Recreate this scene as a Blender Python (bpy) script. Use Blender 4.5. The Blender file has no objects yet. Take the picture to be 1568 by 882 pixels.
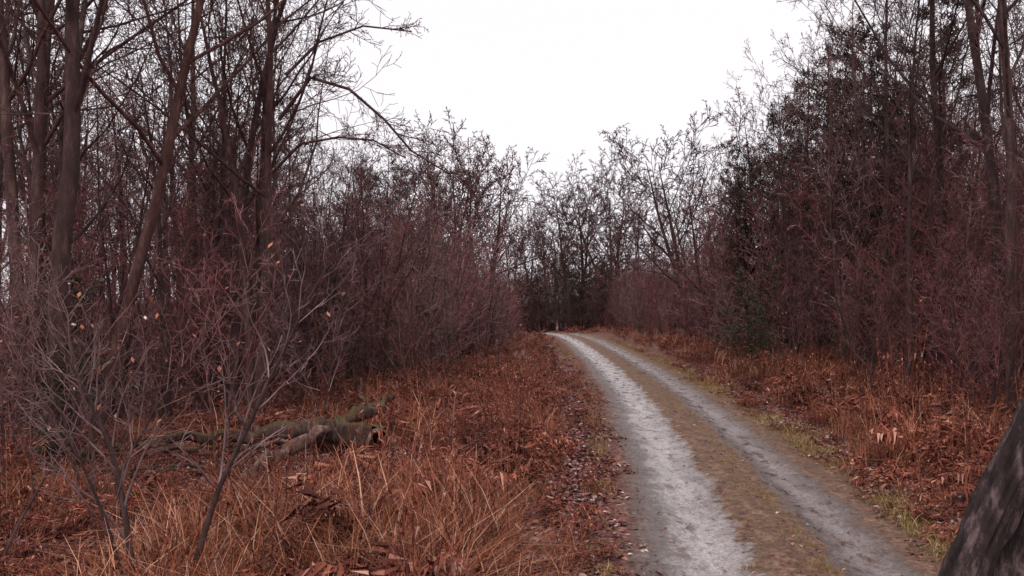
import bpy, math, random
from mathutils import Vector, Matrix, noise
scene = bpy.context.scene
V = Vector
UP = V((0,0,1))

# ------------------------------------------------------------------ materials
def newmat(name):
    m = bpy.data.materials.new(name); m.use_nodes = True
    nt = m.node_tree; nt.nodes.clear()
    out = nt.nodes.new('ShaderNodeOutputMaterial')
    b = nt.nodes.new('ShaderNodeBsdfPrincipled')
    nt.links.new(b.outputs[0], out.inputs[0])
    return m, nt, b, out
def ramp(nt, stops, interp='LINEAR'):
    r = nt.nodes.new('ShaderNodeValToRGB'); r.color_ramp.interpolation = interp
    e = r.color_ramp.elements
    while len(e) < len(stops): e.new(0.5)
    for i,(p,c) in enumerate(stops):
        e[i].position = p; e[i].color = (c[0],c[1],c[2],1)
    return r
def noisen(nt, scale, detail=4, rough=0.6, vec=None):
    n = nt.nodes.new('ShaderNodeTexNoise'); n.inputs['Scale'].default_value = scale
    n.inputs['Detail'].default_value = detail; n.inputs['Roughness'].default_value = rough
    if vec: nt.links.new(vec, n.inputs['Vector'])
    return n
def mixc(nt, a, b, f, mode='MIX'):
    m = nt.nodes.new('ShaderNodeMix'); m.data_type = 'RGBA'; m.blend_type = mode
    for s, v in ((6,a),(7,b),(0,f)):
        if hasattr(v,'links'): nt.links.new(v, m.inputs[s])
        elif s == 0: m.inputs[0].default_value = v
        else: m.inputs[s].default_value = (v[0],v[1],v[2],1)
    return m.outputs[2]
def math_(nt, op, a, b=0.0, clamp=False):
    m = nt.nodes.new('ShaderNodeMath'); m.operation = op; m.use_clamp = clamp
    for i,v in enumerate((a,b)):
        if hasattr(v,'links'): nt.links.new(v, m.inputs[i])
        else: m.inputs[i].default_value = v
    return m.outputs[0]

def island_mat(name, stops, rough=0.8, patch=None, spec=0.2):
    m, nt, b, out = newmat(name)
    g = nt.nodes.new('ShaderNodeNewGeometry')
    oi = nt.nodes.new('ShaderNodeObjectInfo')
    f = math_(nt,'FRACT', math_(nt,'ADD', g.outputs['Random Per Island'], math_(nt,'MULTIPLY', oi.outputs['Random'], 7.3)))
    r = ramp(nt, stops); nt.links.new(f, r.inputs[0])
    c = r.outputs[0]
    if patch:
        n = noisen(nt, patch[0], 3, 0.6, g.outputs['Position'])
        pr = ramp(nt, [(0.38, patch[1]), (0.62, patch[2])]); nt.links.new(n.outputs[0], pr.inputs[0])
        c = mixc(nt, c, pr.outputs[0], 1.0, 'MULTIPLY')
    nt.links.new(c, b.inputs['Base Color'])
    b.inputs['Roughness'].default_value = rough
    b.inputs['Specular IOR Level'].default_value = spec
    return m

def bark_mat(name, c1, c2, c3, scale=6, moss=None, bump=0.7):
    m, nt, b, out = newmat(name)
    tc = nt.nodes.new('ShaderNodeTexCoord')
    mp = nt.nodes.new('ShaderNodeMapping'); mp.inputs['Scale'].default_value = (1,1,0.25)
    nt.links.new(tc.outputs['Object'], mp.inputs[0])
    n = noisen(nt, scale, 6 if bump else 2, 0.7, mp.outputs[0])
    r = ramp(nt, [(0.3,c1),(0.52,c2),(0.72,c3)]); nt.links.new(n.outputs[0], r.inputs[0])
    oi = nt.nodes.new('ShaderNodeObjectInfo')
    tint = ramp(nt, [(0.0,(1.3,0.94,0.86)),(0.3,(0.75,0.70,0.70)),(0.55,(1.3,1.12,1.08)),(0.8,(0.88,0.72,0.74)),(1.0,(0.65,0.52,0.50))])
    nt.links.new(oi.outputs['Random'], tint.inputs[0])
    c = mixc(nt, r.outputs[0], tint.outputs[0], 1.0, 'MULTIPLY')
    if moss:
        g = nt.nodes.new('ShaderNodeNewGeometry')
        sx = nt.nodes.new('ShaderNodeSeparateXYZ'); nt.links.new(g.outputs['Normal'], sx.inputs[0])
        n2 = noisen(nt, 5, 4, 0.6, tc.outputs['Object'])
        f = math_(nt,'MULTIPLY', math_(nt,'SUBTRACT', math_(nt,'ADD', sx.outputs[2], n2.outputs[0]), 1.15), 2.5, True)
        c = mixc(nt, c, moss, f)
    nt.links.new(c, b.inputs['Base Color'])
    b.inputs['Roughness'].default_value = 0.85
    b.inputs['Specular IOR Level'].default_value = 0.25
    if bump:
        bp = nt.nodes.new('ShaderNodeBump'); bp.inputs['Strength'].default_value = bump; bp.inputs['Distance'].default_value = 0.02
        n3 = noisen(nt, scale*5, 5, 0.7, mp.outputs[0])
        nt.links.new(n3.outputs[0], bp.inputs['Height']); nt.links.new(bp.outputs[0], b.inputs['Normal'])
    return m

M_BARK = bark_mat('bark_brown', (0.030,0.018,0.017), (0.070,0.042,0.039), (0.17,0.12,0.11))
M_TWIG = bark_mat('twig_red', (0.125,0.046,0.046), (0.25,0.099,0.102), (0.42,0.26,0.26), 3, None, 0)
M_TWIGG = bark_mat('twig_grey', (0.105,0.060,0.060), (0.215,0.135,0.137), (0.44,0.345,0.35), 3, None, 0)
M_TWIGD = bark_mat('twig_dark', (0.050,0.026,0.027), (0.11,0.058,0.059), (0.22,0.145,0.148), 3, None, 0)
M_NEEDLE = island_mat('needles_dark', [(0,(0.020,0.021,0.015)),(0.45,(0.050,0.047,0.032)),(0.75,(0.085,0.072,0.050)),(1,(0.17,0.10,0.075))], 0.7)
M_NEEDLEG = island_mat('needles_green', [(0,(0.03,0.033,0.02)),(0.5,(0.07,0.072,0.038)),(1,(0.13,0.11,0.065))], 0.7)
M_DRYLEAF = island_mat('dry_leaf', [(0,(0.22,0.07,0.035)),(0.6,(0.42,0.15,0.08)),(0.9,(0.50,0.24,0.16)),(1,(0.8,0.65,0.6))], 0.6)
M_GRASS = island_mat('rust_grass', [(0,(0.11,0.034,0.019)),(0.4,(0.27,0.083,0.041)),(0.75,(0.43,0.175,0.095)),(1,(0.72,0.47,0.33))], 0.7,
                     (0.35,(0.48,0.40,0.41),(1.15,1.08,1.06)))
M_FERN = island_mat('rust_fern', [(0,(0.075,0.020,0.016)),(0.5,(0.215,0.058,0.036)),(0.85,(0.35,0.115,0.066)),(1,(0.58,0.33,0.25))], 0.75,
                     (0.5,(0.40,0.35,0.39),(1.15,1.1,1.05)))
M_VERGE = island_mat('verge_grass', [(0,(0.15,0.075,0.037)),(0.4,(0.27,0.155,0.072)),(0.7,(0.32,0.255,0.10)),(1,(0.48,0.36,0.21))], 0.7,
                     (0.6,(0.75,0.55,0.5),(1.1,1.12,1.0)))
M_LEAF = island_mat('litter_leaf', [(0,(0.06,0.018,0.016)),(0.45,(0.16,0.043,0.036)),(0.8,(0.26,0.082,0.062)),(0.95,(0.36,0.18,0.14)),(1,(0.65,0.55,0.54))], 0.42, None, 0.45)

# ------------------------------------------------------------------ mesh builder
class MB:
    def __init__(s): s.v=[]; s.f=[]; s.m=[]
    def obj(s, name, mats, smooth=True, link=True):
        me = bpy.data.meshes.new(name); me.from_pydata(s.v, [], s.f); 
        for m in mats: me.materials.append(m)
        me.polygons.foreach_set('material_index', s.m)
        me.polygons.foreach_set('use_smooth', [smooth]*len(s.f))
        me.update()
        o = bpy.data.objects.new(name, me)
        if link: scene.collection.objects.link(o)
        return o
def perp(d):
    a = d.cross(UP) if abs(d.z) < 0.95 else d.cross(V((1,0,0)))
    return a.normalized()
def tube(mb, pts, rad, sides, mat, cap=False, lump=0.0):
    base = len(mb.v); n = len(pts)
    a = None
    for i in range(n):
        d = (pts[min(i+1,n-1)] - pts[max(i-1,0)]).normalized()
        if a is None: a = perp(d)
        else:
            a = a - d*a.dot(d)
            a = a.normalized() if a.length > 1e-4 else perp(d)
        b = d.cross(a)
        for k in range(sides):
            t = 2*math.pi*k/sides; r = rad[i]
            if lump: r *= 1 + lump*noise.noise(V((math.cos(t)*1.6, math.sin(t)*1.6, i*0.35+base*0.01)))
            mb.v.append(pts[i] + (a*math.cos(t) + b*math.sin(t))*r)
    for i in range(n-1):
        for k in range(sides):
            k2 = (k+1)%sides
            mb.f.append((base+i*sides+k, base+i*sides+k2, base+(i+1)*sides+k2, base+(i+1)*sides+k)); mb.m.append(mat)
    if cap:
        mb.f.append(tuple(base+k for k in range(sides))[::-1]); mb.m.append(mat)
        mb.f.append(tuple(base+(n-1)*sides+k for k in range(sides))); mb.m.append(mat)
def leaf(mb, p, R, size, mat):
    d = V((R.gauss(0,1),R.gauss(0,1),R.gauss(0,1)-0.6)).normalized()
    a = perp(d)*size*0.32; q = d*size
    b = len(mb.v); mb.v += [p, p+q*0.45+a, p+q, p+q*0.45-a]
    mb.f.append((b,b+1,b+2,b+3)); mb.m.append(mat)
def rvec(R): return V((R.gauss(0,1),R.gauss(0,1),R.gauss(0,1)))
def grow(mb, p, d, L, r, lvl, P, R, tips=None):
    n = P['seg'][lvl]; pts=[p.copy()]; rad=[r]; dirs=[d.copy()]
    d = d.normalized(); rmin = P['rmin']
    for i in range(n):
        d = (d + rvec(R)*P['wig'][lvl] + UP*P['trop'][lvl]).normalized()
        p = p + d*(L/n); t=(i+1)/n
        pts.append(p.copy()); dirs.append(d.copy()); rad.append(max(rmin, r*(1-t*P['taper'][lvl])))
    if lvl == 0:
        rad[0] = r*1.35
    tube(mb, pts, rad, P['sides'][lvl], 0 if lvl < P['twiglvl'] else 1)
    if lvl >= P['max']:
        if tips is not None: tips.append(p)
        return
    k = P['kids'][lvl]; t0 = P['t0'][lvl]; az = R.random()*6.28
    for j in range(k):
        t = t0 + (1-t0)*(j+R.random()*0.8)/k
        x = t*n; i = min(int(x), n-1); fr = x-i
        q = pts[i].lerp(pts[i+1], fr); rr = rad[i]*(1-fr)+rad[i+1]*fr; dd = dirs[i+1]
        az += 2.4 + R.gauss(0,0.4)
        a = perp(dd); b = dd.cross(a); o = a*math.cos(az)+b*math.sin(az)
        ang = math.radians(P['ang'][lvl] + R.gauss(0,9))
        nd = dd*math.cos(ang) + o*math.sin(ang)
        ll = L*P['ratio'][lvl]*(1-P['fall'][lvl]*(t-t0)/(1-t0+1e-6))*R.uniform(0.6,1.25)
        grow(mb, q, nd, ll, max(rmin, min(rr*0.75, rr*P['rr'][lvl])), lvl+1, P, R, tips)

P_TALL = dict(seg=[14,8,5,4,2], wig=[0.035,0.11,0.16,0.2,0.25], trop=[0.02,0.09,0.05,0.03,0.0], taper=[0.9,0.9,0.9,0.8,0.6],
   sides=[9,5,4,3,3], kids=[14,8,6,4], t0=[0.30,0.15,0.12,0.1], ang=[42,42,42,40], ratio=[0.42,0.42,0.45,0.5], fall=[0.55,0.6,0.5,0.4],
   rr=[0.5,0.5,0.55,0.6], max=4, twiglvl=3, rmin=0.004)
P_ROUND = dict(P_TALL, kids=[12,9,7,5], t0=[0.25,0.15,0.12,0.1], ang=[50,42,40,38], ratio=[0.60,0.42,0.42,0.45], fall=[0.35,0.5,0.5,0.4], trop=[0.02,0.10,0.05,0.02,0], rmin=0.018, twiglvl=2)
P_SAP = dict(seg=[9,5,3,2], wig=[0.06,0.12,0.18,0.2], trop=[0.03,0.07,0.04,0.0], taper=[0.92,0.85,0.7,0.5],
   sides=[5,3,3,3], kids=[22,6,3], t0=[0.08,0.1,0.1], ang=[50,42,40], ratio=[0.33,0.46,0.5], fall=[0.55,0.5,0.4],
   rr=[0.45,0.6,0.7], max=3, twiglvl=1, rmin=0.0044)
P_SAPF = dict(P_SAP, seg=[5,3,2], sides=[4,3,3], kids=[22,7], max=2, rmin=0.010, ratio=[.33,.48])

LIB = {}
def lib(coll, objs):
    c = bpy.data.collections.new(coll)
    for i,o in enumerate(objs):
        o.name = '%s_kind_%02d' % (coll, i); c.objects.link(o)
    LIB[coll] = c
    return c

def make_sapling(seed, stems, H, twig, leaves, PS=P_SAP):
    R = random.Random(seed); mb = MB(); tips=[]
    for s in range(stems):
        a = R.random()*6.28; ln = R.uniform(0.05,0.28) if stems>1 else R.uniform(0,0.12)
        k=list(PS['kids'])
        if stems>1: k[0]=max(10,int(26/stems)+3)
        P = dict(PS, kids=k)
        grow(mb, V((math.cos(a)*0.12*(stems>1), math.sin(a)*0.12*(stems>1),-0.1)), V((math.cos(a)*ln, math.sin(a)*ln, 1)), H*R.uniform(0.75,1.05), 0.0068*H*R.uniform(0.8,1.2), 0, P, R, tips)
    for q in tips:
        if R.random() < leaves: leaf(mb, q, R, R.uniform(0.05,0.09), 2)
    return mb.obj('sap', [M_BARK, twig, M_DRYLEAF], link=False)
saps = []
for i in range(10):
    saps.append(make_sapling(100+i, [1,1,2,3,1,2,1,4,1,3][i], 6.0, [M_TWIGG,M_TWIG,M_TWIGD,M_TWIG,M_TWIGG,M_TWIG,M_TWIGD,M_TWIG,M_TWIGG,M_TWIGD][i], [0.0,0.01,0,0.02,0,0.01,0.05,0.01,0,0][i]))
lib('sapling', saps)
lib('farsapling', [make_sapling(150+i, [1,2,3,1,2,1][i], 6.0, [M_TWIG,M_TWIGG,M_TWIGG,M_TWIGD,M_TWIG,M_TWIGD][i], 0, P_SAPF) for i in range(6)])

talls = []
for i in range(4):
    R = random.Random(40+i); mb = MB()
    if i%2 == 0: grow(mb, V((0,0,-0.2)), V((R.gauss(0,.04),R.gauss(0,.04),1)), 17, 0.18, 0, dict(P_TALL, kids=[14,7,5,3], rmin=0.010), R)
    else:
        for s in range(2):
            a = s*3.1+R.random()
            grow(mb, V((math.cos(a)*.1,math.sin(a)*.1,-0.2)), V((math.cos(a)*.13,math.sin(a)*.13,1)), 16, 0.14, 0, dict(P_TALL, kids=[10,6,5,3], rmin=0.010), R)
    talls.append(mb.obj('tall', [M_BARK, M_TWIGG if i<1 else M_TWIGD], link=False))
lib('forest', talls)

def make_conifer(seed, H, base, width, dens, blade, mat, droop=0.12, nb=None, pw=0.75, bw=.14):
    R = random.Random(seed); mb = MB()
    pts=[V((0,0,-0.2))]; p=V((0,0,-.2)); d=V((R.gauss(0,.04),R.gauss(0,.04),1))
    n=12
    for i in range(n):
        d=(d+rvec(R)*0.03).normalized(); p=p+d*(H/n); pts.append(p.copy())
    rad=[max(0.01, H*0.0125*(1-i/n)) for i in range(n+1)]
    tube(mb, pts, rad, 7, 0)
    nb = nb or int(H*6)
    az=0
    for j in range(nb):
        t = base + (1-base)*(j+R.random())/nb
        x=t*n; i=min(int(x),n-1); q=pts[i].lerp(pts[i+1],x-i)
        az += 2.4+R.gauss(0,.5)
        prof = (1-(t-base)/(1-base))**pw*0.93+0.07
        low = min(1, (t-base)/0.2+0.5)
        L = width*prof*low*R.uniform(0.3,1.3)
        ang = 0.05+0.5*t + R.gauss(0,.15)
        dd = V((math.cos(az),math.sin(az),math.tan(ang))).normalized()
        m=5; bp=[q.copy()]; c=q.copy(); e=dd.copy()
        for s in range(m):
            e=(e+rvec(R)*0.09-UP*droop*(0.6 if s<3 else -0.6)).normalized(); c=c+e*(L/m); bp.append(c.copy())
        tube(mb, bp, [max(0.006,0.012*L*(1-s/m)+0.004) for s in range(m+1)], 3, 0)
        if R.random()<0.14: continue
        nc = int(L*dens)+4
        side = e.cross(UP).normalized()
        for k in range(nc):
            u = 0.25+0.75*R.random(); x=u*m; i2=min(int(x),m-1); b0=bp[i2].lerp(bp[i2+1],x-i2)
            off = side*R.gauss(0,1)*0.20*L*(1.12-u) + UP*R.gauss(0,0.05)*L*0.7 + e*R.uniform(0,.1)*L
            c0=b0+off; out=(e*0.8+off.normalized()*0.7+UP*0.15).normalized()
            for w in range(5):
                dv=(out+rvec(R)*0.6).normalized(); a=perp(dv+rvec(R)*0.2)*blade*bw; ln=blade*R.uniform(.6,1.3)
                b=len(mb.v); st=c0+rvec(R)*blade*0.35
                mb.v += [st-a, st+a, st+dv*ln]; mb.f.append((b,b+1,b+2)); mb.m.append(1)
    return mb.obj('con', [M_BARK, mat], smooth=False, link=False)
cons = [make_conifer(11,13,0.22,3.5,16,0.23,M_NEEDLE,pw=.65), make_conifer(12,13,0.12,2.9,18,0.22,M_NEEDLE,pw=.75), make_conifer(13,13,0.35,3.8,15,0.24,M_NEEDLE,0.04,pw=.6)]
lib('conifer', cons)
hems = [make_conifer(21,3.6,0.03,1.3,28,0.11,M_NEEDLEG,0.1,50), make_conifer(22,3.2,0.03,1.5,26,0.11,M_NEEDLEG,0.12,46)]
lib('hemlock', hems)

def blade(mb, p, dirh, H, w, bend, mat, segs=3, R=None):
    side = V((-dirh.y, dirh.x, 0)); b=len(mb.v); q=p.copy()
    for i in range(segs+1):
        t=i/segs; ww = w*(1-t*0.85)
        pos = p + dirh*(bend*H*t*t) + UP*(H*(t - bend*0.45*t*t))
        mb.v += [pos-side*ww, pos+side*ww]
    for i in range(segs):
        mb.f.append((b+2*i,b+2*i+1,b+2*i+3,b+2*i+2)); mb.m.append(mat)
def make_clump(seed, n, H, w, spread, mat, bend=(0.3,1.3)):
    R=random.Random(seed); mb=MB()
    for i in range(n):
        a=R.random()*6.28; r=spread*math.sqrt(R.random()); d=R.random()*6.28
        blade(mb, V((math.cos(a)*r,math.sin(a)*r,-0.02)), V((math.cos(d),math.sin(d),0)), H*R.uniform(.4,1.15), w*R.uniform(.6,1.4), R.uniform(*bend), 0)
    return mb.obj('clump',[mat],smooth=False,link=False)
def make_fern(seed, fronds, L, mat):
    R=random.Random(seed); mb=MB()
    for f in range(fronds):
        d=R.random()*6.28; h=V((math.cos(d),math.sin(d),0)); side=V((-h.y,h.x,0)); Lf=L*R.uniform(.6,1.1); H=Lf*R.uniform(.45,1.15)
        pts=[h*(Lf*t*0.8)+UP*(H*(1.9*t-1.35*t*t*R.uniform(.8,1.15))) for t in (0,.2,.4,.6,.8,1)]
        tube(mb, pts, [0.005,0.004,0.004,0.003,0.002,0.001],3,0)
        for k in range(14):
            t=0.22+0.78*k/14; x=t*5; i=min(int(x),4); q=pts[i].lerp(pts[i+1],x-i); ll=Lf*0.25*math.sin(math.pi*min(1,(1.08-t)*1.0))*1.0+0.02
            for s in (-1,1):
                dv=(side*s+h*.35+UP*R.gauss(-.35,.45)).normalized()*ll*R.uniform(.5,1.2)
                b=len(mb.v); wv=h*0.014+UP*R.gauss(0,.008)
                mb.v += [q-wv,q+wv,q+dv]; mb.f.append((b,b+1,b+2)); mb.m.append(0)
    return mb.obj('fern',[mat],smooth=False,link=False)
def make_weed(seed, n, H, mat):
    R=random.Random(seed); mb=MB()
    for i in range(n):
        a=R.random()*6.28; p=V((math.cos(a)*R.uniform(0,.25),math.sin(a)*R.uniform(0,.25),0)); d=V((R.gauss(0,.15),R.gauss(0,.15),1)).normalized()
        h=H*R.uniform(.6,1.15); pts=[p]
        for s in range(4):
            d=(d+rvec(R)*.07).normalized(); pts.append(pts[-1]+d*h/4)
        tube(mb,pts,[.004,.004,.003,.0025,.002],3,0)
        for k in range(26):
            t=R.uniform(.25,1)*4; i2=min(int(t),3); q=pts[i2].lerp(pts[i2+1],t-i2)
            dv=V((R.gauss(0,1),R.gauss(0,1),R.gauss(-.1,.7))).normalized()*R.uniform(.03,.09); w=perp(dv)*.008
            b=len(mb.v); mb.v += [q-w,q+w,q+dv]; mb.f.append((b,b+1,b+2)); mb.m.append(0)
    return mb.obj('weed',[mat],smooth=False,link=False)
lib('rustgrass',[make_clump(1,70,.5,.005,.24,M_GRASS),make_clump(2,80,.42,.005,.3,M_GRASS,(.6,1.7)),make_clump(3,55,.7,.005,.22,M_GRASS,(.2,1.1))])
lib('fern',[make_fern(1,9,.62,M_FERN),make_fern(2,10,.52,M_FERN),make_fern(3,8,.72,M_FERN),make_clump(4,60,.4,.005,.3,M_FERN),make_weed(5,7,.8,M_FERN),make_weed(6,6,1.0,M_FERN)])
lib('verge',[make_clump(5,60,.10,.004,.2,M_VERGE),make_clump(6,70,.07,.004,.24,M_VERGE,(.5,1.5)),make_clump(7,40,.16,.004,.15,M_VERGE)])
def make_litter(seed, n):
    R=random.Random(seed); mb=MB()
    for i in range(n):
        x=R.uniform(-.8,.8); y=R.uniform(-.8,.8); a=R.random()*6.28; s=R.uniform(.02,.045)
        tilt=V((R.gauss(0,.35),R.gauss(0,.35),1)).normalized(); d=V((math.cos(a),math.sin(a),0)); d=(d-tilt*d.dot(tilt)).normalized(); e=tilt.cross(d)
        c=V((x,y,R.uniform(.012,.035))); b=len(mb.v); cup=UP*s*R.uniform(0,.6)
        mb.v += [c-d*s*1.2, c-d*s*.3-e*s*.7+cup, c+d*s*.6-e*s*.5+cup, c+d*s*1.3, c+d*s*.6+e*s*.5+cup, c-d*s*.3+e*s*.7+cup]
        mb.f += [(b,b+1,b+2,b+3),(b,b+3,b+4,b+5)]; mb.m += [0,0]
    return mb.obj('litter',[M_LEAF],smooth=False,link=False)
lib('litter',[make_litter(1,270),make_litter(2,220),make_litter(3,300)])

# ------------------------------------------------------------------ terrain and road
ROAD = [(2.1,-30),(2.2,-10),(2.35,0),(2.55,5),(2.76,9.6),(3.02,12),(3.45,17),(3.78,21.5),(4.22,29),(4.6,40.5),(4.76,50),(4.86,62),(4.7,71),(4.2,78),(3.2,84),(1.6,91),(-1.5,98),(-7,104),(-16,109),(-30,112)]
def catmull(P, step):
    out=[]
    for i in range(1,len(P)-2):
        p0,p1,p2,p3=[V((a[0],a[1],0)) for a in P[i-1:i+3]]
        n=max(2,int((p2-p1).length/step))
        for k in range(n):
            t=k/n
            out.append(0.5*((2*p1)+(p2-p0)*t+(2*p0-5*p1+4*p2-p3)*t*t+(3*p1-p0-3*p2+p3)*t**3))
    return out
RP = catmull(ROAD, 0.15)
RPc = RP[::7]
def road_d(x,y):
    best=1e9
    for p in RPc:
        d=(p.x-x)**2+(p.y-y)**2
        if d<best: best=d
    return math.sqrt(best)
def roadx(y):
    for i in range(len(ROAD)-1):
        a,b=ROAD[i],ROAD[i+1]
        if a[1]<=y<=b[1] and b[1]>a[1]: return a[0]+(b[0]-a[0])*(y-a[1])/(b[1]-a[1])
    return 4
def sm(t): t=max(0,min(1,t)); return t*t*(3-2*t)
def dip(x,y):
    yy = y + 0.15*x - 0.7
    return -1.6*sm((yy-77)/45)*1.0 if yy>77 else 0
def terr(x,y,rd=None):
    if rd is None: rd = road_d(x,y) if (-35<x<40 and -35<y<125) else 50
    w = sm((rd-1.6)/4)
    z = w*(0.22*noise.noise(V((x*.13,y*.13,1.3)))+0.10*noise.noise(V((x*.5,y*.5,5)))) + 0.05*sm((rd-1.7)/1.2)
    if x > 4: z += 0.5*sm((rd-3)/8)
    else: z += -0.15*sm((rd-2)/5)
    return z + dip(x,y) - 0.06*(1-sm((rd-2.0)/0.9))
def axis(lo,hi,flo,fhi,fine):
    out=[]; x=flo
    while x<fhi: out.append(x); x+=fine
    s=fine; 
    a=[flo]; 
    while a[-1]>lo: s*=1.25; a.append(a[-1]-s)
    s=fine; b=[out[-1]]
    while b[-1]<hi: s*=1.25; b.append(b[-1]+s)
    return sorted(set(a[1:]+out+b[1:]))
xs=axis(-900,900,-16,17,0.4); ys=axis(-300,1500,3,60,0.4)
mb=MB()
for y in ys:
    for x in xs: mb.v.append((x,y,terr(x,y)))
nx=len(xs)
for j in range(len(ys)-1):
    for i in range(nx-1):
        mb.f.append((j*nx+i,j*nx+i+1,(j+1)*nx+i+1,(j+1)*nx+i)); mb.m.append(0)

def litter_color(nt, pos):
    vo=nt.nodes.new('ShaderNodeTexVoronoi'); vo.inputs['Scale'].default_value=14; nt.links.new(pos, vo.inputs['Vector'])
    sx=nt.nodes.new('ShaderNodeSeparateColor'); nt.links.new(vo.outputs['Color'], sx.inputs[0])
    r=ramp(nt,[(0,(0.045,0.015,0.014)),(0.4,(0.12,0.034,0.028)),(0.75,(0.21,0.063,0.047)),(1,(0.34,0.16,0.12))]); nt.links.new(sx.outputs[0], r.inputs[0])
    n=noisen(nt,0.7,6,0.65,pos); r2=ramp(nt,[(0.3,(0.55,0.5,0.5)),(0.7,(1.25,1.15,1.1))]); nt.links.new(n.outputs[0], r2.inputs[0])
    return mixc(nt, r.outputs[0], r2.outputs[0], 1.0,'MULTIPLY'), vo, sx
m,nt,b,out=newmat('forest_floor')
g=nt.nodes.new('ShaderNodeNewGeometry')
c,vo,sx=litter_color(nt,g.outputs['Position'])
nt.links.new(c,b.inputs['Base Color']); b.inputs['Roughness'].default_value=0.75
bp=nt.nodes.new('ShaderNodeBump'); bp.inputs['Distance'].default_value=0.03; nt.links.new(sx.outputs[1],bp.inputs['Height']); nt.links.new(bp.outputs[0],b.inputs['Normal'])
M_FLOOR=m
mb.obj('ground',[M_FLOOR])

# road strip
mb=MB(); lat=[]
NL=76; HWID=2.35
def road_z(u,s,x,y):
    z=0.0
    z-=0.05*math.exp(-((u+0.78)/0.33)**2)+0.055*math.exp(-((u-0.85)/0.30)**2)
    z+=0.03*math.exp(-(u/0.3)**2)
    z+=0.02*noise.noise(V((x*1.3,y*0.6,3)))+0.014*noise.noise(V((x*5,y*2.2,9)))+0.008*noise.noise(V((x*14,y*9,2)))
    z+=0.03*sm((abs(u)-1.4)/0.9)*noise.noise(V((x*2,y*2,7)))
    e=sm((abs(u)-1.9)/0.45)
    return z + 0.02 - e*0.10 + dip(x,y)
for i,p in enumerate(RP):
    t=(RP[min(i+1,len(RP)-1)]-RP[max(i-1,0)]).normalized(); nrm=V((t.y,-t.x,0)); 
    for k in range(NL+1):
        u=-HWID+2*HWID*k/NL; q=p+nrm*u
        mb.v.append((q.x,q.y,road_z(u,0,q.x,q.y))); lat.append(u)
for i in range(len(RP)-1):
    for k in range(NL):
        a=i*(NL+1)+k; mb.f.append((a,a+1,a+NL+2,a+NL+1)); mb.m.append(0)
m,nt,b,out=newmat('gravel_track')
g=nt.nodes.new('ShaderNodeNewGeometry'); pos=g.outputs['Position']
at=nt.nodes.new('ShaderNodeAttribute'); at.attribute_name='lat'
n1=noisen(nt,0.9,5,0.65,pos); n2=noisen(nt,6,5,0.75,pos)
w=math_(nt,'ADD', at.outputs['Fac'], math_(nt,'MULTIPLY', math_(nt,'SUBTRACT', n1.outputs[0],0.5), 0.7))
w=math_(nt,'ADD', w, math_(nt,'MULTIPLY', math_(nt,'SUBTRACT', n2.outputs[0],0.5), 0.7))
w01=math_(nt,'DIVIDE', math_(nt,'ADD', w, 2.5), 5.0)
def P_(u): return (u+2.5)/5
def gray(v): return (v,v,v)
gm=ramp(nt,[(P_(-1.62),gray(0)),(P_(-1.35),gray(0.8)),(P_(-1.1),gray(1)),(P_(-0.40),gray(1)),(P_(-0.28),gray(0.0)),(P_(0.42),gray(0.0)),(P_(0.56),gray(0.95)),(P_(1.15),gray(0.85)),(P_(1.36),gray(0))])
nt.links.new(w01,gm.inputs[0])
tone=ramp(nt,[(P_(-1.5),(0.13,0.09,0.08)),(P_(-1.2),(0.30,0.25,0.24)),(P_(-1.0),(0.62,0.56,0.555)),(P_(-0.75),(0.74,0.67,0.67)),(P_(-0.5),(0.56,0.49,0.485)),(P_(0.6),(0.20,0.155,0.145)),(P_(0.85),(0.46,0.395,0.39)),(P_(1.3),(0.19,0.145,0.13))])
nt.links.new(w01,tone.inputs[0])
mp=nt.nodes.new('ShaderNodeMapping'); mp.inputs['Scale'].default_value=(1,.35,1); nt.links.new(pos,mp.inputs[0])
n3=noisen(nt,38,6,0.85,pos); n4=noisen(nt,4.5,8,0.8,mp.outputs[0]); n6=noisen(nt,0.5,3,0.6,pos)
vo2=nt.nodes.new('ShaderNodeTexVoronoi'); vo2.inputs['Scale'].default_value=32; nt.links.new(pos,vo2.inputs['Vector'])
sv=nt.nodes.new('ShaderNodeSeparateColor'); nt.links.new(vo2.outputs['Color'],sv.inputs[0])
rv=ramp(nt,[(0,gray(0.65)),(0.5,gray(0.95)),(1,gray(1.2))]); nt.links.new(sv.outputs[0],rv.inputs[0])
r3=ramp(nt,[(0.32,gray(0.55)),(0.6,gray(1.15))]); nt.links.new(n3.outputs[0],r3.inputs[0])
r4=ramp(nt,[(0.43,(0.32,0.25,0.22)),(0.48,(0.85,0.82,0.80)),(0.65,gray(1.1))]); nt.links.new(n4.outputs[0],r4.inputs[0])
r6=ramp(nt,[(0.35,gray(0.85)),(0.6,gray(1.05))]); nt.links.new(n6.outputs[0],r6.inputs[0])
gc=mixc(nt,mixc(nt,tone.outputs[0],r3.outputs[0],1,'MULTIPLY'),r4.outputs[0],1,'MULTIPLY')
gc=mixc(nt,mixc(nt,gc,rv.outputs[0],1,'MULTIPLY'),r6.outputs[0],1,'MULTIPLY')
n5=noisen(nt,11,8,0.85,pos)
md=ramp(nt,[(0.38,(0.06,0.026,0.02)),(0.5,(0.18,0.09,0.055)),(0.62,(0.31,0.195,0.115)),(0.7,(0.46,0.38,0.31))]); nt.links.new(n5.outputs[0],md.inputs[0])
lc,vo,sx=litter_color(nt,pos)
edge=ramp(nt,[(P_(-1.75),gray(0)),(P_(-1.45),gray(1)),(P_(1.7),gray(1)),(P_(2.15),gray(0))]); nt.links.new(w01,edge.inputs[0])
oc=mixc(nt,lc,md.outputs[0],edge.outputs[0])
col=mixc(nt,oc,gc,gm.outputs[0])
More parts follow.
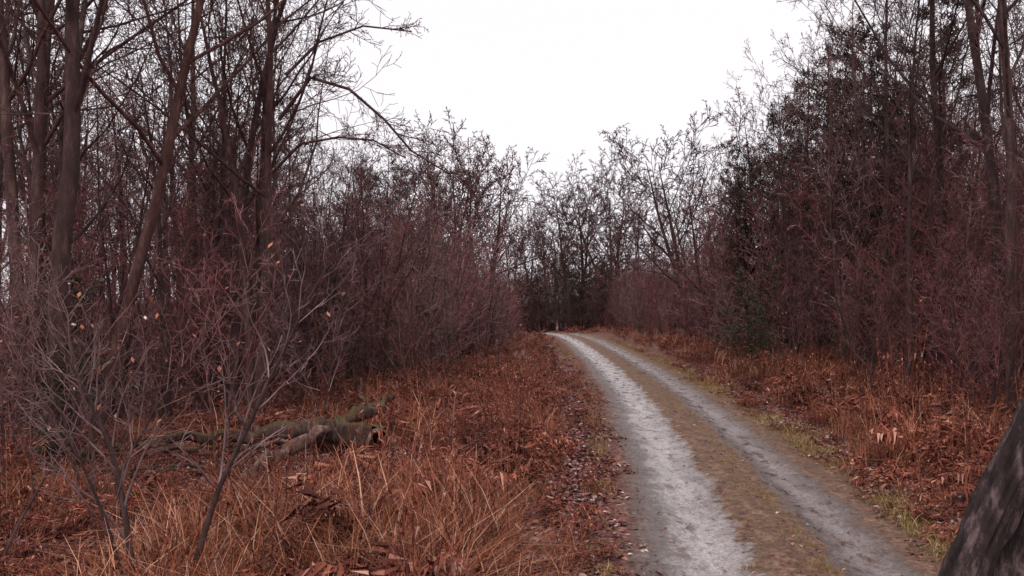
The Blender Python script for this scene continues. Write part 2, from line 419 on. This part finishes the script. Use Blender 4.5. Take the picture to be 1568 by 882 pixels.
nt.links.new(col,b.inputs['Base Color'])
rr=ramp(nt,[(0.42,gray(0.08)),(0.47,gray(0.35)),(0.6,gray(0.65))]); nt.links.new(n4.outputs[0],rr.inputs[0])
nt.links.new(math_(nt,'MAXIMUM',rr.outputs[0],math_(nt,'SUBTRACT',0.85,gm.outputs[0])),b.inputs['Roughness'])
b.inputs['Specular IOR Level'].default_value=0.5
bp=nt.nodes.new('ShaderNodeBump'); bp.inputs['Distance'].default_value=0.03
rb=ramp(nt,[(0.42,gray(0.1)),(0.49,gray(0.9))]); nt.links.new(n4.outputs[0],rb.inputs[0]); nt.links.new(rb.outputs[0],bp.inputs['Strength'])
hh=math_(nt,'ADD',math_(nt,'ADD',n3.outputs[0],math_(nt,'MULTIPLY',n4.outputs[0],2.0)),math_(nt,'MULTIPLY',n5.outputs[0],1.0))
nt.links.new(hh,bp.inputs['Height']); nt.links.new(bp.outputs[0],b.inputs['Normal'])
road=mb.obj('gravel_road',[m])
a_=road.data.attributes.new('lat','FLOAT','POINT'); a_.data.foreach_set('value',lat)

# ------------------------------------------------------------------ scatter
def scatter(name, coll, items):
    me=bpy.data.meshes.new(name); me.from_pydata([i[:3] for i in items],[],[])
    a=me.attributes.new('rot','FLOAT_VECTOR','POINT'); a.data.foreach_set('vector',[c for i in items for c in i[3:6]])
    a=me.attributes.new('scl','FLOAT_VECTOR','POINT'); a.data.foreach_set('vector',[c for i in items for c in (i[6],i[6],i[6]*(i[8] if len(i)>8 else 1))])
    a=me.attributes.new('idx','INT','POINT'); a.data.foreach_set('value',[i[7] for i in items])
    o=bpy.data.objects.new(name,me); scene.collection.objects.link(o)
    ng=bpy.data.node_groups.new(name+'_scatter','GeometryNodeTree')
    ng.interface.new_socket('Geometry',in_out='INPUT',socket_type='NodeSocketGeometry')
    ng.interface.new_socket('Geometry',in_out='OUTPUT',socket_type='NodeSocketGeometry')
    N=ng.nodes; gi=N.new('NodeGroupInput'); go=N.new('NodeGroupOutput')
    ci=N.new('GeometryNodeCollectionInfo'); ci.inputs['Collection'].default_value=LIB[coll]
    ci.inputs['Separate Children'].default_value=True; ci.inputs['Reset Children'].default_value=True
    ip=N.new('GeometryNodeInstanceOnPoints'); ip.inputs['Pick Instance'].default_value=True
    def na(t,n):
        q=N.new('GeometryNodeInputNamedAttribute'); q.data_type=t; q.inputs['Name'].default_value=n
        return [s for s in q.outputs if s.enabled and s.name=='Attribute'][0]
    L=ng.links
    L.new(gi.outputs[0],ip.inputs['Points']); L.new(ci.outputs[0],ip.inputs['Instance'])
    L.new(na('INT','idx'),ip.inputs['Instance Index']); L.new(na('FLOAT_VECTOR','rot'),ip.inputs['Rotation']); L.new(na('FLOAT_VECTOR','scl'),ip.inputs['Scale'])
    L.new(ip.outputs[0],go.inputs[0])
    md=o.modifiers.new('scatter','NODES'); md.node_group=ng
    return o

def interp(T,y):
    if y<=T[0][0]: return T[0][1]
    for a,b in zip(T,T[1:]):
        if y<=b[0]: return a[1]+(b[1]-a[1])*(y-a[0])/(b[0]-a[0])
    return T[-1][1]
LEFT=[(0,-5.5),(9,-6.5),(15,-7),(19,-6.8),(24,-5.2),(30,-3),(40,-1.4),(60,0.0),(80,0.7),(90,-2),(97,-12),(110,-20)]
RIGHT=[(0,8.0),(12,8.6),(20,9.6),(30,9.9),(45,9.8),(60,9.6),(75,9.4),(90,9.2),(100,8),(108,2)]
R=random.Random(7)
near=[]; far=[]
def tree_item(x,y,s,k,zs=1.0,lean=0.08): return (x,y,terr(x,y)-0.03,R.gauss(0,lean),R.gauss(0,lean),R.random()*6.28,s,R.randrange(k),zs)
def add(x,y,s):
    if y<40: near.append(tree_item(x,y,s,10,R.uniform(.9,1.15)))
    else: far.append(tree_item(x,y,s,6,R.uniform(.9,1.15)))
n=0
while n<600:
    y=R.uniform(9,105)
    dep=abs(R.gauss(0,1))*7 if R.random()<0.7 else R.uniform(0,22)
    x=interp(LEFT,y)-dep
    if y>97 and x>-12 and y<112: continue
    if abs(x)>0.6*y+5 or (y<17 and x>-7.0): continue
    if road_d(x,y)<3: continue
    e=min(1,0.55+dep/8); s=R.uniform(0.55,1.4)*e
    if y<22: s*=0.8
    elif y>32: s*=1.1
    if y>62: s*=.85
    add(x,y,s); n+=1
n=0
while n<600:
    y=R.uniform(12,110)
    dep=abs(R.gauss(0,1))*7 if R.random()<0.7 else R.uniform(0,22)
    x=interp(RIGHT,y)+dep
    if abs(x)>0.6*y+5 or road_d(x,y)<3: continue
    e=min(1,0.58+dep/7); s=R.uniform(0.6,1.45)*e*1.1
    if y>62: s*=.8
    add(x,y,s); n+=1
n=0
while n<290:
    x=R.uniform(-14,20); y=R.uniform(108,126)
    if road_d(x,y)<3.0: continue
    far.append(tree_item(x,y,R.uniform(0.9,1.4),6)); n+=1
scatter('sapling_thicket','sapling',near)
scatter('distant_thicket','farsapling',far)

items=[]
for _ in range(4000):
    if len(items)>=75: break
    side=R.random()<0.5
    y=R.uniform(20,100); dep=R.uniform(4,24)
    x=(interp(LEFT,y)-dep) if side else (interp(RIGHT,y)+dep)
    if abs(x)>0.6*y+6: continue
    if abs(x-3)<0.25*y+2: continue
    items.append(tree_item(x,y,R.uniform(.65,1.0),4,1,0.03))
for _ in range(60):
    side=R.random()<0.5
    y=R.uniform(22,80); dep=R.uniform(1.0,9)
    x=(interp(LEFT,y)-dep) if side else (interp(RIGHT,y)+dep)
    if abs(x-4)<0.15*y+1: continue
    items.append(tree_item(x,y,R.uniform(.38,.56),4,1.05,0.05))
for (x,y,s) in [(11.6,43,.68),(12.6,41,.74),(10.9,38,.62),(13.4,37,.78),(11.4,33.5,.66),(12.4,50,.72),(10.6,52,.6)]:
    items.append(tree_item(x,y,s,4,1,0.04))
scatter('bare_tree_forest','forest',items)

items=[]
for _ in range(26):
    side=R.random()<0.45; y=R.uniform(45,110); dep=R.uniform(8,26)
    x=(interp(LEFT,y)-dep) if side else (interp(RIGHT,y)+dep*0.8)
    if abs(x-3)<0.22*y+3: continue
    items.append(tree_item(x,y,R.uniform(.55,.9),3,1,0.02))
for (x,y,s) in [(0,120,.55),(-4,122,.6),(3,121,.5),(7,123,.6),(11,122,.62),(-8,121,.6),(-1.8,124,.62),(14,119,.6)]:
    items.append(tree_item(x,y,s,3,1,0.02))
scatter('distant_conifer_forest','conifer',items)

def put(name, kind, x, y, s=1.0, rz=None, lean=(0,0), zs=1.0):
    src=LIB[kind[0]].objects[kind[1]] if isinstance(kind,tuple) else kind
    o=bpy.data.objects.new(name, src.data); scene.collection.objects.link(o)
    o.location=(x,y,terr(x,y)-0.05); o.rotation_euler=(lean[0],lean[1],R.random()*6.28 if rz is None else rz); o.scale=(s,s,s*zs)
    return o
for (x,y,h,k) in [(11.4,49,10.4,1),(12.8,47,12.0,2),(14.6,52,14.0,1),(12.8,40,11.6,0),(14.8,41,14.0,2),(13.4,33,11.0,1),(16.0,36,13.8,0),(13.2,57,12.0,1),(15.5,47,14.6,0)]:
    put('pine_tree',('conifer',k),x,y,h/13)
for (x,y,h,k) in [(-10.6,45,12.4,1),(-6.6,56,10.8,0),(-5.0,59,10.6,1),(-9.2,62,11.3,2),(-14.0,46,12.5,0)]:
    put('pine_tree',('conifer',k),x,y,h/13)
for (x,y,h,k) in [(5.9,100,8.4,1),(7.2,101,9.2,0),(5.0,104,7.8,1),(12.3,106,9.6,1),(9.6,101,7.2,0),(3.0,108,7.6,0),(8.4,99,7.2,1),(0.8,110,7.4,1)]:
    put('spruce_tree',('conifer',k),x,y,h/13)
for (x,y,s,k) in [(9.0,37,1.1,0),(9.8,39,1.3,1),(8.7,33.5,.8,1),(-5.3,29,1.1,0),(-2.9,36,1.0,1),(-9.2,20,1.2,0),(-7.6,16.5,.7,1),(-4.2,32,.8,0),(10.8,30,1.1,0),(-11.5,25,1.3,1)]:
    put('hemlock_shrub',('hemlock',k),x,y,s)

rounds=[]
for sd in (61,62):
    R2=random.Random(sd); mb=MB()
    for s_ in range(3):
        a=s_*2.1+R2.random(); grow(mb,V((0,0,-.2)),V((math.cos(a)*.2,math.sin(a)*.2,1)),13,.24,0,dict(P_ROUND,kids=[9,8,6,4]),R2)
    o=mb.obj('r',[M_BARK,M_TWIGD],link=False); rounds.append(o)
for (x,y,h,k) in [(10.9,108,16.4,0),(7.4,110,16.2,1),(-2.9,80,14.2,1),(-5.0,80,14.6,0),(13.0,70,14.0,1),(2.4,118,13.0,0),(17.5,88,12.6,1),(-7.4,84,14.5,1),(-0.6,112,13.2,1),(13.8,112,14.4,1),(5.0,121,13.4,0)]:
    put('maple_tree',rounds[k],x,y,h/14.0,zs=1.0)

def hero(name, x, y, stems, seed, P=P_TALL, mats_=None, extra=None):
    R2=random.Random(seed); mb=MB()
    P=dict(P,rmin=0.0058)
    for (dx,dy,lx,ly,H,r) in stems:
        grow(mb,V((dx,dy,-.2)),V((lx,ly,1)),H,r,0,P,R2)
    if extra: extra(mb,R2)
    o=mb.obj(name,mats_ or [M_BARK,M_TWIGD]); o.location=(x,y,terr(x,y)-.05); return o
hero('oak_tree',-7.8,17,[(0,0,0.01,0,19,.20)],301)
hero('oak_tree',-9.5,19,[(0,0,-0.06,0,18,.15),(.12,0,0.07,0.02,18,.15)],302)
hero('oak_tree',-8.5,20,[(0,0,0.07,0,18,.15)],303)
hero('oak_tree',-6.9,24,[(0,0,0.03,0,16,.14),(.15,.1,0.10,0.05,14,.10)],304)
hero('oak_tree',-11.0,22,[(0,0,0.05,0,18,.17)],305)
def arch(mb,R2):
    Pb=dict(P_TALL, trop=[0.0,-0.02,0.01,0.0,0.0],rmin=.0055)
    for (z,pts,r) in [(0,[(0.45,0,7.0),(1.2,-.2,7.9),(2.1,-.4,7.6),(2.9,-.5,6.9),(3.5,-.6,6.2),(4.3,-.7,5.7)],.05),
                      (0,[(0.3,0,5.8),(1.0,-.3,6.4),(1.9,-.6,6.5),(2.7,-.8,6.4),(3.4,-.9,6.0)],.04),
                      (0,[(0.6,0,8.0),(1.3,.2,8.8),(2.3,.3,9.2),(3.4,.4,9.1)],.04)]:
        P3=[V(p) for p in pts]
        tube(mb,P3,[r*(1-i/len(P3)*.8) for i in range(len(P3))],5,0)
        for i in range(1,len(P3)):
            for q in range(4):
                d=(P3[i]-P3[i-1]).normalized()
                grow(mb,P3[i-1].lerp(P3[i],R2.random()),(d+rvec(R2)*.55).normalized(),R2.uniform(.5,1.2),.011,2,Pb,R2)
hero('maple_tree',-5.7,22,[(0,0,0.05,0,15,.13),(-.1,0,-.04,.05,14,.11)],306,extra=arch)
hero('oak_tree',10.2,20,[(0,0,-0.02,0,17,.13)],311)
hero('oak_tree',11.4,22.5,[(0,0,-0.05,0,18,.16),(.1,.1,0.09,0,17,.12)],312)
hero('oak_tree',12.4,27,[(0,0,-0.06,0,17,.15)],313)
hero('oak_tree',9.9,24.5,[(0,0,0.04,0,13,.08)],314)
hero('oak_tree',14.0,24,[(0,0,0.0,0,18,.17)],315)
hero('oak_tree',11.6,31,[(0,0,-0.03,0,15,.12)],316)

P_FG=dict(P_SAP, seg=[12,7,4,2], sides=[7,5,3,3], kids=[13,5,3], ratio=[0.42,0.42,0.5], t0=[0.22,0.2,0.15], ang=[36,38,40], trop=[0.0,0.05,0.03,0], rmin=0.003, rr=[.5,.6,.7], twiglvl=1)
def fg(name,x,y,stems,seed,lf,tw=None):
    R2=random.Random(seed); mb=MB(); tips=[]
    for (dx,dy,lx,ly,H,r) in stems: grow(mb,V((dx,dy,-.1)),V((lx,ly,1)),H,r,0,P_FG,R2,tips)
    for q in tips:
        if R2.random()<lf: leaf(mb,q,R2,R2.uniform(.04,.08),2)
    o=mb.obj(name,[M_BARK,tw or M_TWIGD,M_DRYLEAF]); o.location=(x,y,terr(x,y)); return o
fg('beech_sapling',-3.35,8.8,[(0,0,0.0,0,3.2,.04),(.3,0.1,.38,.05,3.9,.036),(-.05,.1,-.3,0,2.9,.022)],401,.10,M_TWIGG)
fg('beech_sapling',-5.2,9.6,[(0,0,-.1,0,3.8,.03),(.1,0,.25,0,3.2,.02)],402,.05)
fg('beech_sapling',-5.6,13,[(0,0,.1,0,4.6,.035),(.2,0,.3,0,3.8,.025),(0,.1,-.2,0,4.0,.025)],403,.08,M_TWIGG)
fg('beech_sapling',-4.4,14.5,[(0,0,.15,0,4.4,.03),(.1,.1,-.2,0,3.6,.02)],404,.06,M_TWIG)
fg('beech_sapling',-7.2,12,[(0,0,.1,0,4.8,.035),(.2,0,-.3,0,3.8,.025)],405,.03)
fg('beech_sapling',-0.5,37,[(0,0,.0,0,3.2,.03)],406,.1)
fg('beech_sapling',8.6,22.5,[(0,0,-.1,0,4.0,.03),(.2,0,.2,0,4.4,.03)],407,.03)
fg('beech_sapling',9.4,26.5,[(0,0,-.2,0,4.2,.03),(.2,0,.15,0,4.4,.03)],408,.05)
fg('beech_sapling',8.9,18.2,[(0,0,-.1,0,4.2,.03),(.2,.1,.15,0,4.0,.03)],409,.02,M_TWIG)
fg('beech_sapling',8.0,29,[(0,0,-.1,0,2.6,.02)],410,.3)
fg('beech_sapling',-2.6,25,[(0,0,-.1,0,3.6,.025),(.1,0,.2,0,3.0,.02)],411,.05,M_TWIG)
fg('beech_sapling',-4.0,20.5,[(0,0,.1,0,4.0,.03),(.1,0,-.2,0,3.5,.02)],412,.03,M_TWIGG)

# ------------------------------------------------------------------ ground cover
R=random.Random(99)
g_items=[];f_items=[];v_items=[];l_items=[]
def gi_(x,y,z,s,k,zs=1): return (x,y,z,R.gauss(0,.1),R.gauss(0,.1),R.random()*6.28,s,R.randrange(k),zs)
def dens_y(lo,hi):
    t=R.random(); return lo*(hi/lo)**t
for _ in range(13000):
    y=dens_y(6,95); span=0.54*y+2.5; x=R.uniform(-span,span)
    rd=road_d(x,y)
    if rd<1.95: continue
    left = x<roadx(y)
    edge = (interp(LEFT,y)-x) if left else (x-interp(RIGHT,y))
    pn=noise.noise(V((x*.35,y*.35,2)))
    if edge>2 and R.random()<min(.97,.6+edge*0.1): continue
    if rd<2.7 and R.random()<.65: continue
    fgpatch = left and y<14 and -3.8<x<0.6
    if left and y<16 and rd<3.3 and R.random()<.5: continue
    sc=R.uniform(.65,1.4)*(0.65 if rd<3.0 else 1)*(1+0.6*pn)
    if not left: sc*=1.15
    if edge>0: sc*=.85
    if fgpatch: sc*=1.15
    if -4.2<x<-1.5 and 14.6<y<17.4:
        if R.random()<.8: continue
        sc*=.4
    elif -7.5<x<-1.6 and 14.0<y<19:
        if R.random()<.55: continue
        sc*=.55
    elif x<-3.4 and y<19:
        if R.random()<.4: continue
        sc*=.8
    z=terr(x,y,rd)
    if (pn>0.02 and R.random()<.6) or (fgpatch and R.random()<.75): g_items.append(gi_(x,y,z,sc,3))
    else: f_items.append(gi_(x,y,z,sc,6))
for _ in range(350):
    x=R.gauss(-1.3,1.2); y=R.uniform(8.2,13)
    if road_d(x,y)<3.1: continue
    g_items.append(gi_(x,y,terr(x,y),R.uniform(.8,1.25),3))
scatter('dry_grass','rustgrass',g_items)
scatter('dead_ferns','fern',f_items)
for _ in range(8000):
    y=dens_y(6,70)
    i=R.random()
    if i<.5: u=R.gauss(0.08,.19)
    elif i<.85: u=1.65+abs(R.gauss(0,.5))
    else: u=-1.8-abs(R.gauss(0,.3))
    if abs(u)>.45 and abs(u)<1.4: continue
    x=roadx(y)+u
    pn=noise.noise(V((x*.6,y*.6,4)))
    if R.random()>0.72+pn: continue
    z=dip(x,y)+0.01 if abs(u)<2.1 else terr(x,y)
    big = 1.7 if (u>1.8 and pn>-.05) else 1
    v_items.append(gi_(x,y,z,R.uniform(.5,1.0)*big*(0.65 if abs(u)<1 else 1),3))
scatter('verge_grass','verge',v_items)
for _ in range(2600):
    y=dens_y(5.5,45); span=0.54*y+2; x=R.uniform(-span,span); rd=road_d(x,y)
    if rd<2.3: continue
    l_items.append((x,y,terr(x,y,rd),0,0,R.random()*6.28,1,R.randrange(3),1))
scatter('leaf_litter','litter',l_items)
mb=MB()
for _ in range(2000):
    y=dens_y(6,45); i=R.random()
    u= R.gauss(-1.75,.3) if i<.5 else (R.gauss(1.8,.3) if i<.65 else R.gauss(.05,.6))
    if -1.15<u<-.4 and R.random()<.7: continue
    x=roadx(y)+u; z=road_z(u,0,x,y)+.012; s=R.uniform(.015,.035); a=R.random()*6.28
    d=V((math.cos(a),math.sin(a),R.gauss(0,.2))); e=V((-d.y,d.x,R.gauss(0,.2))); c=V((x,y,z)); b0=len(mb.v)
    mb.v += [c-d*s*1.2,c-e*s*.6+UP*s*.3,c+d*s*1.2,c+e*s*.6+UP*s*.3]; mb.f.append((b0,b0+1,b0+2,b0+3)); mb.m.append(0)
mb.obj('fallen_leaves',[M_LEAF],smooth=False)

# ------------------------------------------------------------------ fallen log
M_LOG=bark_mat('log_bark',(0.018,0.010,0.009),(0.058,0.034,0.028),(0.18,0.13,0.105),11,(0.085,0.066,0.018))
M_DEAD=bark_mat('dead_wood',(0.06,0.038,0.03),(0.19,0.13,0.10),(0.46,0.38,0.32),11)
M_HOLE,nt,b,_=newmat('hollow_dark'); 
nn=noisen(nt,20,4,.6); r=ramp(nt,[(0.3,(0.004,0.003,0.003)),(0.7,(0.018,0.011,0.009))]); nt.links.new(nn.outputs[0],r.inputs[0]); nt.links.new(r.outputs[0],b.inputs['Base Color'])  # near-black brown over the whole inside of the hollow
lx,ly=-2.35,17.2; lz=terr(lx,ly)+.10
parent=bpy.data.objects.new('fallen_log',None); scene.collection.objects.link(parent); parent.location=(lx,ly,lz); parent.scale=(1.15,1.15,1.15)
def part(mb,name,mats):
    o=mb.obj(name,mats); o.parent=parent; return o
def dens(pts,k=5):
    P=[pts[0]*2-pts[1]]+pts+[pts[-1]*2-pts[-2]]; out=[]
    for i in range(1,len(P)-2):
        p0,p1,p2,p3=P[i-1:i+3]
        for j in range(k):
            t=j/k; out.append(0.5*((2*p1)+(p2-p0)*t+(2*p0-5*p1+4*p2-p3)*t*t+(3*p1-p0-3*p2+p3)*t**3))
    out.append(pts[-1]); return out
def limb(mb,pts,rads,sides=12,jit=.03,lump=.8,R2=random.Random(5)):
    Q=dens(pts); n=len(Q); m_=len(rads)-1; rr=[]
    for i in range(n):
        x=i/(n-1)*m_; a=min(int(x),m_-1); rr.append((rads[a]*(1-x+a)+rads[a+1]*(x-a))*R2.uniform(.8,1.15))
    Q=[q+rvec(R2)*jit*(0 if i==0 else 1) for i,q in enumerate(Q)]
    tube(mb,Q,rr,sides,0,True,lump)
mb=MB()
pts=[V((0.02,-.25,.22)),V((-.15,-.08,.24)),V((-.4,.12,.25)),V((-.62,.3,.25)),V((-.95,.48,.28))]
tube(mb,pts,[.22,.245,.22,.22,.12],26,0,False,.7)
part(mb,'log_body',[M_LOG])
ax=(pts[0]-pts[2]).normalized(); e0=pts[0]+ax*.003
mb=MB()
tube(mb,[e0,pts[0]-ax*.12,pts[0]-ax*.33],[.175,.155,.05],22,0,False,.35)
part(mb,'hollow',[M_HOLE])
mb=MB(); a=perp(ax); b_=ax.cross(a); N=26
for k in range(N):
    t=6.2832*k/N; d=a*math.cos(t)+b_*math.sin(t); j=.03*noise.noise(V((math.cos(t)*2,math.sin(t)*2,3)))
    mb.v.append(e0+d*(.232+j)); mb.v.append(e0+ax*(.02+.10*abs(noise.noise(V((t*2,1,1)))))+d*(.19+j))
for k in range(N):
    k2=(k+1)%N; mb.f.append((2*k,2*k2,2*k2+1,2*k+1)); mb.m.append(0)
part(mb,'broken_rim',[M_DEAD])
mb=MB()
limb(mb,[V((-.7,.35,.28)),V((-1.2,.65,.30)),V((-1.9,.6,.2)),V((-2.7,.75,.2)),V((-3.6,.5,.1)),V((-4.4,.6,.02))],[.15,.13,.11,.10,.07,.03])
limb(mb,[V((-.8,.2,.35)),V((-.55,.8,.52)),V((-.25,1.3,.55)),V((.0,1.9,.78))],[.13,.11,.09,.06])
limb(mb,[V((-.25,1.3,.58)),V((-.5,1.6,.75)),V((-.55,1.8,1.0))],[.04,.03,.015],7)
limb(mb,[V((-1.9,.6,.25)),V((-2.4,1.0,.5)),V((-2.7,1.3,.85)),V((-3.1,1.5,1.0))],[.045,.04,.03,.012],7)
part(mb,'limbs',[M_LOG])
mb=MB()
limb(mb,[V((-.8,.05,.36)),V((-.95,-.4,.34)),V((-1.25,-.85,.15)),V((-1.4,-1.4,.10)),V((-1.6,-1.8,-.05))],[.075,.08,.095,.085,.04])
limb(mb,[V((-.15,-.1,.2)),V((-.2,-.6,.12)),V((-.12,-1.0,.0))],[.06,.05,.03],8)
limb(mb,[V((-1.1,-.5,.27)),V((-1.5,-.8,.32)),V((-2.0,-.75,.12))],[.04,.035,.015],7)
part(mb,'bleached_branch',[M_DEAD])
for (x,y,a,L,r) in [(-5.0,15.6,.35,2.6,.05),(-6,13.5,-.25,4,.05),(-3.7,13.2,.15,2.2,.025),(-8,17,.2,4,.06),(8.4,25,.1,1.6,.03),(10,28,-.3,3,.04),(-6.3,17.4,.12,3.2,.075),(-6.8,15.0,.22,4,.055),(-3.2,19,.35,3,.05)]:
    mb=MB(); d=V((math.cos(a),math.sin(a),0)); side=V((-d.y,d.x,0)); R2=random.Random(int(x*100))
    pp=[d*(L*(t-.5))+side*R2.gauss(0,.14)+UP*(.10+.14*R2.random()) for t in (0,.2,.4,.6,.8,1)]
    limb(mb,pp,[r*(1-.14*i) for i in range(6)],8,.015,.5,R2)
    for q in range(3):
        t=R2.uniform(.2,.8); p0=d*(L*(t-.5))+UP*.2
        limb(mb,[p0,p0+side*R2.gauss(0,.3)+d*.3+UP*R2.uniform(.05,.3),p0+side*R2.gauss(0,.5)+d*.7+UP*R2.uniform(.1,.5)],[r*.4,r*.3,r*.12],5,.01,.3,R2)
    o=mb.obj('fallen_branch',[M_LOG]); o.location=(x,y,terr(x,y))

# ------------------------------------------------------------------ leaning trunk beside the camera
M_NB=bark_mat('near_bark',(0.010,0.007,0.007),(0.045,0.033,0.033),(0.24,0.19,0.19),30)  # dark bark tone with paler flecks, mixed by noise
lt=bpy.data.objects.new('leaning_tree',None); scene.collection.objects.link(lt)
def nearstem(off, r, name, seed):
    mb=MB(); N=260; S=64
    A=V((-0.07,1.9,-0.05)); B=V((1.69,2.06,3.6))
    for i in range(N+1):
        t=i/N; c=A.lerp(B,t)+V((-.07*math.sin(t*3.1416),0,0))+off
        for k in range(S):
            th=6.2832*k/S; rr=r*(1.3-.4*t)
            q=V((math.cos(th)*3.0,math.sin(th)*3.0,t*12+seed))
            rr*=1+.2*noise.noise(q)+.28*abs(noise.noise(q*2.7))+.25*noise.noise(V((q.x*3,q.y*3,q.z*2.2)))
            mb.v.append(c+V((math.cos(th),math.sin(th),-.46*math.cos(th)))*rr)
    for i in range(N):
        for k in range(S):
            k2=(k+1)%S; mb.f.append((i*S+k,i*S+k2,(i+1)*S+k2,(i+1)*S+k)); mb.m.append(0)
    o=mb.obj(name,[M_NB]); o.parent=lt
nearstem(V((0,0,0)),.034,'stem_1',0)
nearstem(V((.145,.08,0)),.062,'stem_2',30)

# ------------------------------------------------------------------ sky, sun, camera
w=bpy.data.worlds.new('World'); scene.world=w; w.use_nodes=True; nt=w.node_tree
bg=nt.nodes['Background']
sky=nt.nodes.new('ShaderNodeTexSky'); sky.sky_type='NISHITA'; sky.sun_disc=False
sky.sun_elevation=math.radians(50); sky.sun_rotation=math.radians(200); sky.dust_density=5; sky.air_density=1
hs=nt.nodes.new('ShaderNodeHueSaturation'); hs.inputs['Saturation'].default_value=0.1; nt.links.new(sky.outputs[0],hs.inputs['Color'])
mc=mixc(nt,hs.outputs[0],(10.1,9.7,10.2),0.92)
nt.links.new(mc,bg.inputs['Color']); bg.inputs['Strength'].default_value=0.108
sl=bpy.data.lights.new('sun','SUN'); sl.energy=1.3; sl.angle=math.radians(30); sl.color=(1,.97,.94)
so=bpy.data.objects.new('sun',sl); scene.collection.objects.link(so)
el=math.radians(50); az=math.radians(200)
dirv=V((math.sin(az)*math.cos(el),math.cos(az)*math.cos(el),math.sin(el)))
so.rotation_euler=dirv.to_track_quat('Z','Y').to_euler()
cam=bpy.data.cameras.new('camera'); co=bpy.data.objects.new('camera',cam); scene.collection.objects.link(co)
co.location=(0,0,2.7); co.rotation_euler=(math.radians(90.73),0,0); cam.sensor_width=36; cam.lens=34.4; cam.clip_end=3000; cam.clip_start=0.05
scene.camera=co
scene.view_settings.view_transform='Standard'; scene.view_settings.look='None'; scene.view_settings.exposure=0
